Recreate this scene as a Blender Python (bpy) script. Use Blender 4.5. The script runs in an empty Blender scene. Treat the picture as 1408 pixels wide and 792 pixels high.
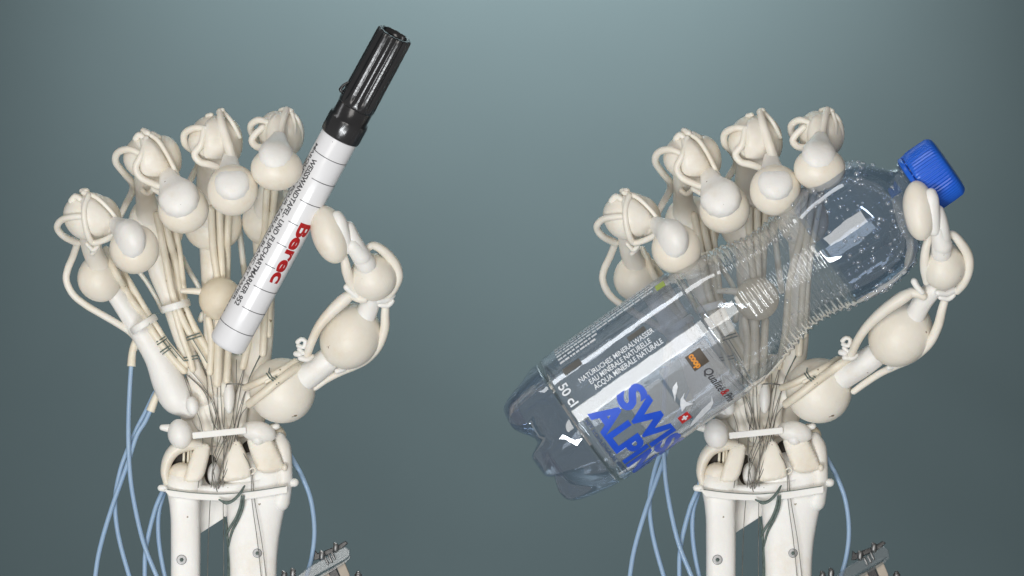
import bpy, bmesh, math, random
from mathutils import Vector, Matrix

random.seed(7)
S = 0.0003            # metres per photo pixel in the plane of the hands
DIST = 15000          # camera distance in the same pixel units
CX, CY = 704.0, 396.0
sc = bpy.context.scene
COL = sc.collection

# ---------------------------------------------------------------- camera
cam_d = bpy.data.cameras.new("camera")
cam = bpy.data.objects.new("camera", cam_d)
COL.objects.link(cam)
cam.location = (0, -DIST * S, 0)
cam.rotation_euler = (math.radians(90), 0, 0)
cam_d.sensor_width = 36.0
cam_d.lens = 36.0 * DIST / 1408.0
cam_d.clip_start = 0.1
cam_d.clip_end = 100.0
sc.camera = cam

# ---------------------------------------------------------------- world, lamps, exposure
world = bpy.data.worlds.new("World")
sc.world = world
world.use_nodes = True
bg = world.node_tree.nodes["Background"]
bg.inputs["Color"].default_value = (1.0, 0.965, 0.915, 1)
bg.inputs["Strength"].default_value = 0.25


def area_lamp(name, loc, target, long_axis, sx, sy, power, color):
    l = bpy.data.lights.new(name, 'AREA')
    l.shape = 'RECTANGLE'
    l.size, l.size_y = sx, sy
    l.energy = power
    l.color = color
    o = bpy.data.objects.new(name, l)
    COL.objects.link(o)
    z = (Vector(loc) - Vector(target)).normalized()
    y = Vector(long_axis)
    y = (y - z * y.dot(z)).normalized()
    x = y.cross(z)
    m = Matrix((x, y, z)).transposed().to_4x4()
    m.translation = Vector(loc)
    o.matrix_world = m
    return o


# a big softbox above and left of the camera, its long side parallel to the bottle
KD, KA = 5.0, math.radians(10.0)
area_lamp("key_softbox",
          (-0.574 * math.sin(KA) * KD, -math.cos(KA) * KD, 0.819 * math.sin(KA) * KD),
          (0, 0, 0), (0.819, 0, 0.574), 2.0, 3.5, 93.0, (1.0, 0.97, 0.93))
# a window-like strip high on the left: the second soft streak on the bottle
WA = math.radians(79.0)
area_lamp("side_window", (-0.574 * math.sin(WA) * 3, -math.cos(WA) * 3, 0.819 * math.sin(WA) * 3),
          (0, 0, 0), (0.819, 0, 0.574), 0.45, 1.9, 10.0, (0.97, 0.98, 1.0))
# a narrow strip added low in front, unseen source, for the pen cap's highlights
area_lamp("added_low_strip", (-0.47, -1.85, -0.87), (0, 0, 0.05), (0.877, 0, -0.48), 0.15, 1.2, 22.0, (0.95, 0.98, 1.0))
# the spot that washes the backdrop from above and behind the hands
sl = bpy.data.lights.new("backdrop_spot", 'SPOT')
sl.energy = 184.0
sl.color = (1.0, 0.985, 0.97)
sl.spot_size = math.radians(66)
sl.spot_blend = 1.0
sl.shadow_soft_size = 0.03
spot = bpy.data.objects.new("backdrop_spot", sl)
COL.objects.link(spot)
spot.location = (0.0, 0.055, 0.60)
spot.rotation_euler = (math.radians(27), 0, 0)

vs = sc.view_settings
vs.view_transform = 'Standard'
vs.look = 'None'
vs.exposure = 0.0
vs.gamma = 1.0
vs.use_curve_mapping = False
sc.render.engine = 'CYCLES'
sc.cycles.max_bounces = 12
sc.cycles.transparent_max_bounces = 32
sc.cycles.use_denoising = True
sc.cycles.caustics_reflective = False
sc.cycles.caustics_refractive = False


# ---------------------------------------------------------------- materials
def new_mat(name):
    m = bpy.data.materials.new(name)
    m.use_nodes = True
    nt = m.node_tree
    nt.nodes.clear()
    out = nt.nodes.new("ShaderNodeOutputMaterial")
    return m, nt, out


def node(nt, kind, **kw):
    n = nt.nodes.new(kind)
    for k, v in kw.items():
        if k in n.inputs:
            n.inputs[k].default_value = v
        else:
            setattr(n, k, v)
    return n


def plastic(name, c1, c2, rough=0.5, scale=60.0, bump=0.15, grain=900.0, sss=0.0, spec=0.5,
            metal=0.0, speck=None, coat=0.0, bdist=0.0003, dent=0.0):
    """solid with two-tone mottling, fine grain relief and optional dark specks"""
    m, nt, out = new_mat(name)
    p = node(nt, "ShaderNodeBsdfPrincipled", Roughness=rough, Metallic=metal)
    p.inputs["Specular IOR Level"].default_value = spec
    p.inputs["Coat Weight"].default_value = coat
    p.inputs["Coat Roughness"].default_value = 0.08
    if sss:
        p.inputs["Subsurface Weight"].default_value = sss
        p.inputs["Subsurface Radius"].default_value = (1.0, 0.6, 0.35)
        p.inputs["Subsurface Scale"].default_value = 0.0022
    tc = node(nt, "ShaderNodeTexCoord")
    n1 = node(nt, "ShaderNodeTexNoise", Scale=scale, Detail=5.0, Roughness=0.6)
    nt.links.new(tc.outputs["Object"], n1.inputs["Vector"])
    ramp = node(nt, "ShaderNodeValToRGB")
    ramp.color_ramp.elements[0].position = 0.35
    ramp.color_ramp.elements[1].position = 0.68
    ramp.color_ramp.elements[0].color = (*c2, 1)
    ramp.color_ramp.elements[1].color = (*c1, 1)
    nt.links.new(n1.outputs["Fac"], ramp.inputs["Fac"])
    col = ramp.outputs["Color"]
    if speck:
        ns = node(nt, "ShaderNodeTexNoise", Scale=speck[0], Detail=2.0)
        nt.links.new(tc.outputs["Object"], ns.inputs["Vector"])
        rs = node(nt, "ShaderNodeValToRGB")
        rs.color_ramp.elements[0].position = speck[1]
        rs.color_ramp.elements[1].position = speck[1] + 0.03
        rs.color_ramp.elements[0].color = (0, 0, 0, 1)
        rs.color_ramp.elements[1].color = (1, 1, 1, 1)
        nt.links.new(ns.outputs["Fac"], rs.inputs["Fac"])
        mx = node(nt, "ShaderNodeMix", data_type='RGBA')
        nt.links.new(rs.outputs["Color"], mx.inputs["Factor"])
        nt.links.new(col, mx.inputs["A"])
        mx.inputs["B"].default_value = (*speck[2], 1)
        col = mx.outputs["Result"]
    nt.links.new(col, p.inputs["Base Color"])
    ng = node(nt, "ShaderNodeTexNoise", Scale=grain, Detail=3.0)
    nt.links.new(tc.outputs["Object"], ng.inputs["Vector"])
    bp = node(nt, "ShaderNodeBump", Strength=bump, Distance=bdist)
    nt.links.new(ng.outputs["Fac"], bp.inputs["Height"])
    last = bp
    if dent:
        nd = node(nt, "ShaderNodeTexNoise", Scale=150.0, Detail=2.0)
        nt.links.new(tc.outputs["Object"], nd.inputs["Vector"])
        last = node(nt, "ShaderNodeBump", Strength=dent, Distance=0.0012)
        nt.links.new(nd.outputs["Fac"], last.inputs["Height"])
        nt.links.new(bp.outputs["Normal"], last.inputs["Normal"])
        # yellowed stains
        n2 = node(nt, "ShaderNodeTexNoise", Scale=38.0, Detail=7.0, Roughness=0.7)
        mp = node(nt, "ShaderNodeMapping")
        mp.inputs["Location"].default_value = (3.1, 1.7, 5.2)
        nt.links.new(tc.outputs["Object"], mp.inputs["Vector"])
        nt.links.new(mp.outputs["Vector"], n2.inputs["Vector"])
        r2 = node(nt, "ShaderNodeMapRange")
        r2.inputs["From Min"].default_value = 0.55
        r2.inputs["From Max"].default_value = 0.75
        r2.inputs["To Max"].default_value = 0.55
        nt.links.new(n2.outputs["Fac"], r2.inputs["Value"])
        m2 = node(nt, "ShaderNodeMix", data_type='RGBA')
        nt.links.new(r2.outputs["Result"], m2.inputs["Factor"])
        nt.links.new(col, m2.inputs["A"])
        m2.inputs["B"].default_value = (c2[0] * 0.86, c2[1] * 0.76, c2[2] * 0.60, 1)
        nt.links.new(m2.outputs["Result"], p.inputs["Base Color"])
    nt.links.new(last.outputs["Normal"], p.inputs["Normal"])
    nt.links.new(p.outputs["BSDF"], out.inputs["Surface"])
    return m


def clear(name, tint, f0, f1, rough=0.03, power=4.0, haze=0.0, haze_col=(0.8, 0.85, 0.9), bump=0.0,
          bump_scale=60.0, bump_dist=0.002, haze_scale=0.0):
    """thin clear wall: tinted see-through with a mirror-like coat that grows towards grazing angles"""
    m, nt, out = new_mat(name)
    tr = node(nt, "ShaderNodeBsdfTransparent", Color=(*tint, 1))
    gl = node(nt, "ShaderNodeBsdfGlossy", Roughness=rough, Color=(1, 1, 1, 1))
    lw = node(nt, "ShaderNodeLayerWeight", Blend=0.5)
    pw = node(nt, "ShaderNodeMath", operation='POWER')
    pw.inputs[1].default_value = power
    nt.links.new(lw.outputs["Facing"], pw.inputs[0])
    ma = node(nt, "ShaderNodeMath", operation='MULTIPLY_ADD')
    ma.inputs[1].default_value = f1
    ma.inputs[2].default_value = f0
    nt.links.new(pw.outputs[0], ma.inputs[0])
    base = tr.outputs["BSDF"]
    tc = node(nt, "ShaderNodeTexCoord")
    if haze:
        df = node(nt, "ShaderNodeBsdfDiffuse", Color=(*haze_col, 1))
        mh = node(nt, "ShaderNodeMixShader")
        mh.inputs[0].default_value = haze
        if haze_scale:
            nz = node(nt, "ShaderNodeTexNoise", Scale=haze_scale, Detail=6.0, Roughness=0.65)
            nt.links.new(tc.outputs["Object"], nz.inputs["Vector"])
            mr = node(nt, "ShaderNodeMapRange")
            mr.inputs["From Min"].default_value = 0.35
            mr.inputs["From Max"].default_value = 0.75
            mr.inputs["To Min"].default_value = haze * 0.35
            mr.inputs["To Max"].default_value = haze * 1.8
            nt.links.new(nz.outputs["Fac"], mr.inputs["Value"])
            nt.links.new(mr.outputs["Result"], mh.inputs[0])
        nt.links.new(base, mh.inputs[1])
        nt.links.new(df.outputs["BSDF"], mh.inputs[2])
        base = mh.outputs[0]
    if bump:
        nb = node(nt, "ShaderNodeTexNoise", Scale=bump_scale, Detail=2.0)
        nt.links.new(tc.outputs["Object"], nb.inputs["Vector"])
        b = node(nt, "ShaderNodeBump", Strength=bump, Distance=bump_dist)
        nt.links.new(nb.outputs["Fac"], b.inputs["Height"])
        nt.links.new(b.outputs["Normal"], gl.inputs["Normal"])
        nt.links.new(b.outputs["Normal"], lw.inputs["Normal"])
    mx = node(nt, "ShaderNodeMixShader")
    nt.links.new(ma.outputs[0], mx.inputs[0])
    nt.links.new(base, mx.inputs[1])
    nt.links.new(gl.outputs["BSDF"], mx.inputs[2])
    nt.links.new(mx.outputs[0], out.inputs["Surface"])
    return m


M = dict(
    cream=plastic("cream_silicone", (0.84, 0.80, 0.72), (0.80, 0.745, 0.645), 0.42, 55, 0.25, 700, sss=0.25,
                  speck=(260, 0.735, (0.22, 0.16, 0.10)), dent=0.18),
    tip=plastic("pale_silicone", (0.84, 0.79, 0.70), (0.80, 0.735, 0.62), 0.38, 60, 0.15, 600, sss=0.25, dent=0.12),
    tan=plastic("tan_silicone", (0.79, 0.71, 0.57), (0.74, 0.65, 0.50), 0.45, 70, 0.3, 800, sss=0.2,
                speck=(300, 0.74, (0.25, 0.18, 0.1)), dent=0.15),
    white=plastic("white_printed_bone", (0.86, 0.85, 0.825), (0.83, 0.81, 0.77), 0.45, 80, 0.3, 1100, sss=0.12,
                  speck=(420, 0.75, (0.3, 0.26, 0.2)), dent=0.22),
    lig=plastic("cream_ligament", (0.85, 0.815, 0.745), (0.80, 0.745, 0.65), 0.42, 90, 0.2, 900, sss=0.2, dent=0.25),
    tube=plastic("tan_tendon_tube", (0.84, 0.78, 0.66), (0.76, 0.68, 0.54), 0.40, 120, 0.25, 900, sss=0.15,
                 speck=(350, 0.72, (0.28, 0.22, 0.15))),
    wire=plastic("steel_wire", (0.22, 0.21, 0.19), (0.12, 0.115, 0.10), 0.35, 300, 0.0, 900, metal=0.3),
    thread=plastic("grey_green_thread", (0.16, 0.21, 0.19), (0.07, 0.10, 0.09), 0.6, 500, 0.6, 2500),
    dark=plastic("painted_hollow_shade", (0.06, 0.045, 0.035), (0.03, 0.025, 0.02), 0.6, 100, 0.1, 900),  # shade inside the wrist openings, put into a near-black colour
    steel=plastic("screw_steel", (0.34, 0.34, 0.34), (0.22, 0.22, 0.22), 0.45, 300, 0.1, 900, metal=1.0),
    blue_tube=plastic("blue_pneumatic_tube", (0.34, 0.475, 0.64), (0.28, 0.41, 0.58), 0.22, 40, 0.05, 500, sss=0.2),
    barrel=plastic("white_marker_barrel", (0.82, 0.82, 0.84), (0.80, 0.80, 0.82), 0.22, 60, 0.05, 900,
                   speck=(500, 0.775, (0.3, 0.3, 0.32))),
    black=plastic("black_cap_plastic", (0.012, 0.012, 0.014), (0.02, 0.02, 0.022), 0.2, 90, 0.12, 600, spec=0.75),
    ink=plastic("black_ink", (0.03, 0.03, 0.035), (0.09, 0.09, 0.10), 0.4, 900, 0.0, 500),
    red=plastic("red_ink", (0.50, 0.012, 0.015), (0.36, 0.008, 0.01), 0.3, 700, 0.0, 500),
    white_ink=plastic("white_ink", (0.85, 0.87, 0.9), (0.7, 0.74, 0.8), 0.4, 500, 0.0, 500),
    blue_ink=plastic("blue_ink", (0.012, 0.07, 0.55), (0.015, 0.09, 0.62), 0.3, 200, 0.0, 500),
    navy_ink=plastic("navy_ink", (0.02, 0.045, 0.13), (0.05, 0.09, 0.2), 0.4, 500, 0.0, 500),
    flag=plastic("flag_red_ink", (0.60, 0.03, 0.03), (0.52, 0.02, 0.02), 0.3, 300, 0.0, 500),
    bronze=plastic("dark_bronze_ink", (0.085, 0.065, 0.045), (0.06, 0.045, 0.03), 0.35, 300, 0.0, 500),
    orange=plastic("orange_ink", (0.75, 0.30, 0.02), (0.65, 0.22, 0.015), 0.4, 300, 0.0, 500),
    grey_ink=plastic("grey_ink", (0.12, 0.12, 0.11), (0.09, 0.09, 0.085), 0.4, 300, 0.0, 500),
    lime=plastic("lime_ink", (0.42, 0.55, 0.12), (0.36, 0.48, 0.1), 0.4, 300, 0.0, 500),
    cap=plastic("blue_cap_plastic", (0.008, 0.10, 0.58), (0.010, 0.125, 0.66), 0.25, 60, 0.05, 600, sss=0.0, spec=0.5),
    pet=clear("clear_pet", (0.905, 0.92, 0.94), 0.09, 0.85, 0.02, 2.2, 0.035, bump=0.4, bump_scale=60,
              bump_dist=0.0014),
    pet_base=clear("clear_pet_base", (0.67, 0.73, 0.83), 0.10, 0.6, 0.03, 2.6, 0.03, bump=0.3, bump_scale=70,
                   bump_dist=0.0015),
    pet_thick=clear("thick_clear_pet", (0.70, 0.77, 0.88), 0.09, 0.8, 0.02, 2.4, 0.012, bump=0.45, bump_scale=48,
                    bump_dist=0.0016),
    film=clear("label_film", (0.88, 0.915, 0.96), 0.10, 0.4, 0.05, 3.0, 0.06, (0.68, 0.76, 0.88), bump=0.12,
               bump_scale=120, bump_dist=0.0006, haze_scale=90),
    silver=clear("silver_film_print", (0.86, 0.87, 0.88), 0.03, 0.3, 0.12, 3.0, 0.24, (0.78, 0.78, 0.78), haze_scale=0),
    drop=clear("water_drop", (0.93, 0.95, 0.97), 0.22, 0.6, 0.02, 2.0),
    acrylic=clear("clear_acrylic", (0.80, 0.84, 0.86), 0.08, 0.5, 0.12, 2.0, 0.14, (0.25, 0.28, 0.30), haze_scale=0),
    wood=plastic("beige_block", (0.42, 0.36, 0.29), (0.33, 0.28, 0.22), 0.5, 120, 0.3, 900),
    back=plastic("grey_green_paper", (0.034, 0.051, 0.0555), (0.0315, 0.048, 0.0525), 0.85, 6, 0.03, 1500, spec=0.2),
)


# ---------------------------------------------------------------- mesh helpers (photo pixel units: x right, y down, d towards camera)
def V(x, y, d):
    return Vector((x * S, -d * S, -y * S))


def mesh_obj(name, verts, faces, mat, parent=None, org=(0, 0, 0), smooth=True):
    me = bpy.data.meshes.new(name)
    o3 = V(*org)
    me.from_pydata([V(*v) - o3 for v in verts], [], faces)
    bm = bmesh.new()
    bm.from_mesh(me)
    bmesh.ops.recalc_face_normals(bm, faces=bm.faces)
    bm.to_mesh(me)
    bm.free()
    me.polygons.foreach_set("use_smooth", [smooth] * len(me.polygons))
    me.materials.append(mat)
    ob = bpy.data.objects.new(name, me)
    COL.objects.link(ob)
    if parent is not None:
        ob.parent = parent
    return ob


def spline(pts, step=3.0):
    """Catmull-Rom through points of any dimension"""
    P = [tuple(map(float, p)) for p in pts]
    n = len(P[0])
    out = []
    for i in range(len(P) - 1):
        p1, p2 = P[i], P[i + 1]
        p0 = P[i - 1] if i > 0 else tuple(2 * a - b for a, b in zip(p1, p2))
        p3 = P[i + 2] if i + 2 < len(P) else tuple(2 * b - a for a, b in zip(p1, p2))
        L = math.dist(p1[:3], p2[:3])
        k = max(2, min(14, int(L / step)))
        for j in range(k):
            t = j / k
            out.append(tuple(0.5 * (2 * p1[c] + (p2[c] - p0[c]) * t + (2 * p0[c] - 5 * p1[c] + 4 * p2[c] - p3[c]) * t * t
                                    + (3 * p1[c] - p0[c] - 3 * p2[c] + p3[c]) * t ** 3) for c in range(n)))
    out.append(P[-1])
    return out


def sweep_geo(path, seg=14, flat=1.0, caps=(True, True), exact=False, sq=1.0):
    """tube of changing radius along path [(x,y,d,r)]; flat squeezes the depth axis"""
    sp = list(path) if exact else spline(path)
    pts = [Vector(p[:3]) for p in sp]
    rad = [max(p[3], 0.15) for p in sp]
    tan = []
    for i in range(len(pts)):
        a, b = pts[max(0, i - 1)], pts[min(len(pts) - 1, i + 1)]
        t = (b - a)
        tan.append(t.normalized() if t.length > 1e-6 else Vector((0, 1, 0)))
    ref = Vector((0, 0, 1))
    if abs(tan[0].dot(ref)) > 0.9:
        ref = Vector((1, 0, 0))
    u = (ref - tan[0] * ref.dot(tan[0])).normalized()
    rings = []
    frames = []
    for i in range(len(pts)):
        u = (u - tan[i] * u.dot(tan[i])).normalized()
        frames.append((u.copy(), tan[i].cross(u)))
    def ring(c, r, f):
        out = []
        for k in range(seg):
            cs, sn = math.cos(2 * math.pi * k / seg), math.sin(2 * math.pi * k / seg)
            if sq != 1.0:
                cs, sn = math.copysign(abs(cs) ** sq, cs), math.copysign(abs(sn) ** sq, sn)
            out.append(c + f[0] * (r * flat * cs) + f[1] * (r * sn))
        return out
    if caps[0]:
        for a in (80, 55, 28):
            A = math.radians(a)
            rings.append(ring(pts[0] - tan[0] * rad[0] * math.sin(A), rad[0] * math.cos(A), frames[0]))
    for i in range(len(pts)):
        rings.append(ring(pts[i], rad[i], frames[i]))
    if caps[1]:
        for a in (28, 55, 80):
            A = math.radians(a)
            rings.append(ring(pts[-1] + tan[-1] * rad[-1] * math.sin(A), rad[-1] * math.cos(A), frames[-1]))
    verts = [tuple(v) for r in rings for v in r]
    faces = []
    for i in range(len(rings) - 1):
        for k in range(seg):
            k2 = (k + 1) % seg
            faces.append((i * seg + k, i * seg + k2, (i + 1) * seg + k2, (i + 1) * seg + k))
    faces.append(tuple(range(seg))[::-1])
    faces.append(tuple((len(rings) - 1) * seg + k for k in range(seg)))
    return verts, faces


def sweep(name, path, mat, parent, seg=14, flat=1.0, caps=(True, True), org=(0, 0, 0), exact=False, sq=1.0):
    v, f = sweep_geo(path, seg, flat, caps, exact, sq)
    return mesh_obj(name, v, f, mat, parent, org)


def ell_geo(c, r, rot=0.0, nu=28, nv=18, wob=0.0, seed=0):
    """ellipsoid, radii (x, y, depth), turned in the picture plane by rot degrees; wob makes it uneven"""
    A = math.radians(rot)
    ca, sa = math.cos(A), math.sin(A)
    verts, faces = [], []
    for j in range(nv + 1):
        th = math.pi * j / nv
        for i in range(nu):
            ph = 2 * math.pi * i / nu
            k = 1 + wob * (math.sin(2 * ph + seed) * math.sin(th) ** 2 * 0.6 + math.sin(3 * th + seed * 1.7) * math.sin(th) * 0.5)
            x, y, d = r[0] * k * math.sin(th) * math.cos(ph), r[1] * k * math.cos(th), r[2] * k * math.sin(th) * math.sin(ph)
            verts.append((c[0] + x * ca - y * sa, c[1] + x * sa + y * ca, c[2] + d))
    for j in range(nv):
        for i in range(nu):
            i2 = (i + 1) % nu
            faces.append((j * nu + i, j * nu + i2, (j + 1) * nu + i2, (j + 1) * nu + i))
    return verts, faces


def ell(name, c, r, mat, parent, rot=0.0, wob=0.02, org=(0, 0, 0), seed=None):
    v, f = ell_geo(c, r, rot, wob=wob, seed=random.random() * 6 if seed is None else seed)
    ob = mesh_obj(name, v, f, mat, parent, org)
    bm = bmesh.new()
    bm.from_mesh(ob.data)
    bmesh.ops.remove_doubles(bm, verts=bm.verts, dist=1e-7)
    bm.to_mesh(ob.data)
    bm.free()
    return ob


def prism(name, poly, d0, d1, mat, parent, bevel=2.0, org=(0, 0, 0), tilt=None):
    """rounded slab: outline poly [(x,y)] from depth d0 to d1; tilt(x,y) shifts its depth"""
    me = bpy.data.meshes.new(name)
    bm = bmesh.new()
    o3 = V(*org)
    tl = tilt or (lambda x, y: 0)
    fr = [bm.verts.new(V(x, y, d1 + tl(x, y)) - o3) for x, y in poly]
    bk = [bm.verts.new(V(x, y, d0 + tl(x, y)) - o3) for x, y in poly]
    bm.faces.new(fr)
    bm.faces.new(bk[::-1])
    n = len(poly)
    for i in range(n):
        j = (i + 1) % n
        bm.faces.new((fr[j], fr[i], bk[i], bk[j]))
    bmesh.ops.recalc_face_normals(bm, faces=bm.faces)
    if bevel:
        bmesh.ops.bevel(bm, geom=list(bm.edges), offset=bevel * S, segments=3, affect='EDGES', profile=0.5, clamp_overlap=True)
    bm.to_mesh(me)
    bm.free()
    me.materials.append(mat)
    ob = bpy.data.objects.new(name, me)
    COL.objects.link(ob)
    ob.parent = parent
    return ob


def chaikin(poly, n=2):
    for _ in range(n):
        q = []
        for i in range(len(poly)):
            a, b = poly[i], poly[(i + 1) % len(poly)]
            q.append((0.75 * a[0] + 0.25 * b[0], 0.75 * a[1] + 0.25 * b[1]))
            q.append((0.25 * a[0] + 0.75 * b[0], 0.25 * a[1] + 0.75 * b[1]))
        poly = q
    return poly


# solids remember what has been built so that tubes can be laid over it
def samples_of(path):
    return [('s', p) for p in spline(path, 4.0)]


def front(x, y, solids):
    best = None
    for kind, p in solids:
        if kind == 's':
            q = (x - p[0]) ** 2 + (y - p[1]) ** 2
            if q < p[3] ** 2:
                d = p[2] + math.sqrt(p[3] ** 2 - q)
            else:
                continue
        else:
            c, r, rot = p
            A = math.radians(-rot)
            dx, dy = x - c[0], y - c[1]
            ex, ey = dx * math.cos(A) - dy * math.sin(A), dx * math.sin(A) + dy * math.cos(A)
            q = (ex / r[0]) ** 2 + (ey / r[1]) ** 2
            if q >= 1:
                continue
            d = c[2] + r[2] * math.sqrt(1 - q)
        if best is None or d > best:
            best = d
    return best


def lay(pts, r, solids, base=-25.0, gap=0.8, ends=None):
    """2-D line -> 3-D tube path resting on the solids underneath"""
    sp = spline([(x, y, 0.0) for x, y in pts], 4.0)
    ds = []
    for x, y, _ in sp:
        f = front(x, y, solids)
        ds.append(base if f is None else max(base, f + r * gap))
    for _ in range(3):
        ds = [max(ds[i], (ds[max(0, i - 2)] + ds[max(0, i - 1)] + ds[i] + ds[min(len(ds) - 1, i + 1)] + ds[min(len(ds) - 1, i + 2)]) / 5) for i in range(len(ds))]
    if r < 1.0:
        for _ in range(12):
            ds = [(ds[max(0, i - 1)] + 2 * ds[i] + ds[min(len(ds) - 1, i + 1)]) / 4 for i in range(len(ds))]
    out = []
    for i, (x, y, _) in enumerate(sp):
        out.append((x, y, ds[i], r))
    return out


def drape(name, poly, e, off, thick, mat, parent):
    """thin sheet with outline poly lying on ellipsoid e"""
    c, r, rot = e
    bm = bmesh.new()
    vs_ = [bm.verts.new((x, y, 0)) for x, y in chaikin(poly, 2)]
    bm.faces.new(vs_)
    bmesh.ops.triangulate(bm, faces=bm.faces)
    for _ in range(4):
        ed = [e_ for e_ in bm.edges if e_.calc_length() > 5.0]
        if not ed:
            break
        bmesh.ops.subdivide_edges(bm, edges=ed, cuts=1)
        bmesh.ops.triangulate(bm, faces=bm.faces)
    bm.verts.index_update()
    base = []
    for v in bm.verts:
        A = math.radians(-rot)
        dx, dy = v.co.x - c[0], v.co.y - c[1]
        ex, ey = dx * math.cos(A) - dy * math.sin(A), dx * math.sin(A) + dy * math.cos(A)
        q = (ex / r[0]) ** 2 + (ey / r[1]) ** 2
        base.append(c[2] + r[2] * math.sqrt(max(0.10, 1 - q)) + off)
    n = len(base)
    edge = [v.is_boundary for v in bm.verts]
    verts = [(v.co.x, v.co.y, base[v.index] - (thick * 0.3 if edge[v.index] else 0)) for v in bm.verts] + \
            [(v.co.x, v.co.y, base[v.index] - thick) for v in bm.verts]
    faces = [tuple(v.index for v in f.verts) for f in bm.faces]
    faces += [tuple(v.index + n for v in f.verts)[::-1] for f in bm.faces]
    for e_ in bm.edges:
        if e_.is_boundary:
            a, b = e_.verts[0].index, e_.verts[1].index
            faces.append((a, b, b + n, a + n))
    bm.free()
    return mesh_obj(name, verts, faces, mat, parent)


def hoop(name, c, ang, rx, rd, width, thick, mat, parent, nu=28):
    """strap wrapped round a bone: ang is the in-picture direction of the strap, rx half its length, rd depth radius"""
    A = math.radians(ang)
    u = Vector((math.cos(A), math.sin(A), 0))
    w = Vector((0, 0, 1))
    ax = Vector((-math.sin(A), math.cos(A), 0))
    verts, faces = [], []
    ns = 10
    for i in range(nu):
        t = 2 * math.pi * i / nu
        dirv = (u * math.cos(t) * rx + w * math.sin(t) * rd)
        nrm = (u * math.cos(t) / rx + w * math.sin(t) / rd).normalized()
        p = Vector(c) + dirv
        for k in range(ns):
            s = 2 * math.pi * k / ns
            cs, sn = math.cos(s), math.sin(s)
            sq = lambda q: math.copysign(abs(q) ** 0.55, q)
            verts.append(tuple(p + nrm * (thick * sq(cs)) + ax * (width * sq(sn) * 0.5)))
    for i in range(nu):
        i2 = (i + 1) % nu
        for k in range(ns):
            k2 = (k + 1) % ns
            faces.append((i * ns + k, i * ns + k2, i2 * ns + k2, i2 * ns + k))
    return mesh_obj(name, verts, faces, mat, parent)


def empty(name, px, label, cat, group=None):
    o = bpy.data.objects.new(name, None)
    COL.objects.link(o)
    o.empty_display_size = 0.01
    o.location = px
    o["label"] = label
    o["category"] = cat
    if group:
        o["group"] = group
    return o


# ---------------------------------------------------------------- backdrop
bd = mesh_obj("backdrop", [(-4600, -4200, -667), (4600, -4200, -667), (4600, 4200, -667), (-4600, 4200, -667)],
              [(0, 1, 2, 3)], M['back'], None)
bd["kind"] = "structure"


# ---------------------------------------------------------------- the robotic hand
def tag_none(o):
    return o


HAND = []          # solids of the palm, used for laying wires


def build_finger(root, F):
    solids = []
    bone = F['bone']
    fing = sweep("finger", bone, M['white'] if F.get('white') else M['lig'], root, seg=18, flat=0.9)
    solids += samples_of(bone)
    # knuckle bulb and middle bone
    c, r, rot = F['pip']
    ell("joint_bulb", c, r, M['cream'], fing, rot, 0.05)
    solids.append(('e', (c, r, rot)))
    sweep("middle_phalanx", F['mid'], M['lig'], fing, seg=16)
    solids += samples_of(F['mid'])
    # end bulb with its draped sheet, loops and knots
    c2, r2, rot2 = F['top']
    ell("joint_bulb", c2, r2, M['cream'], fing, rot2, 0.05)
    solids.append(('e', (c2, r2, rot2)))
    ell("joint_bulb", F['lobe'][0], F['lobe'][1], M['cream'], fing, F['lobe'][2], 0.04)
    for poly, off in F['sheets']:
        drape("ligament_sheet", poly, (c2, r2, rot2), off + 4.5, 12, M['lig'], fing)
    for p in F['loops']:
        sweep("ligament_loop", p, M['lig'], fing, seg=10)
    for p in F['knots']:
        sweep("knot", p, M['lig'], fing, seg=8)
    # fingertip
    pc, pr, prot = F['pad']
    ell("fingertip_pad", pc, pr, M['tip'], fing, prot, 0.015)
    sweep("distal_phalanx", F['dist'], M['white'], fing, seg=26, flat=0.72, sq=0.8)
    for pts, rr in F['tendons']:
        sweep("tendon_tube", lay(pts, rr, solids, F.get('base', -20)), M['tube'], fing, seg=9, exact=True)
    for pts, rr in F.get('back_tubes', []):
        sweep("air_tube", [(x, y, d, rr) for x, y, d in pts], M['lig'], fing, seg=9)
    if 'band' in F:
        hoop("wrap_band", *F['band'], M['white'], fing)
    for pts, rr in F.get('threads', []):
        sweep("thread_wrap", lay(pts, rr, solids, F.get('base', -20) + 9, 5.0), M['thread'], fing, seg=6, exact=True)
    HAND.extend(solids)
    return fing


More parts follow.
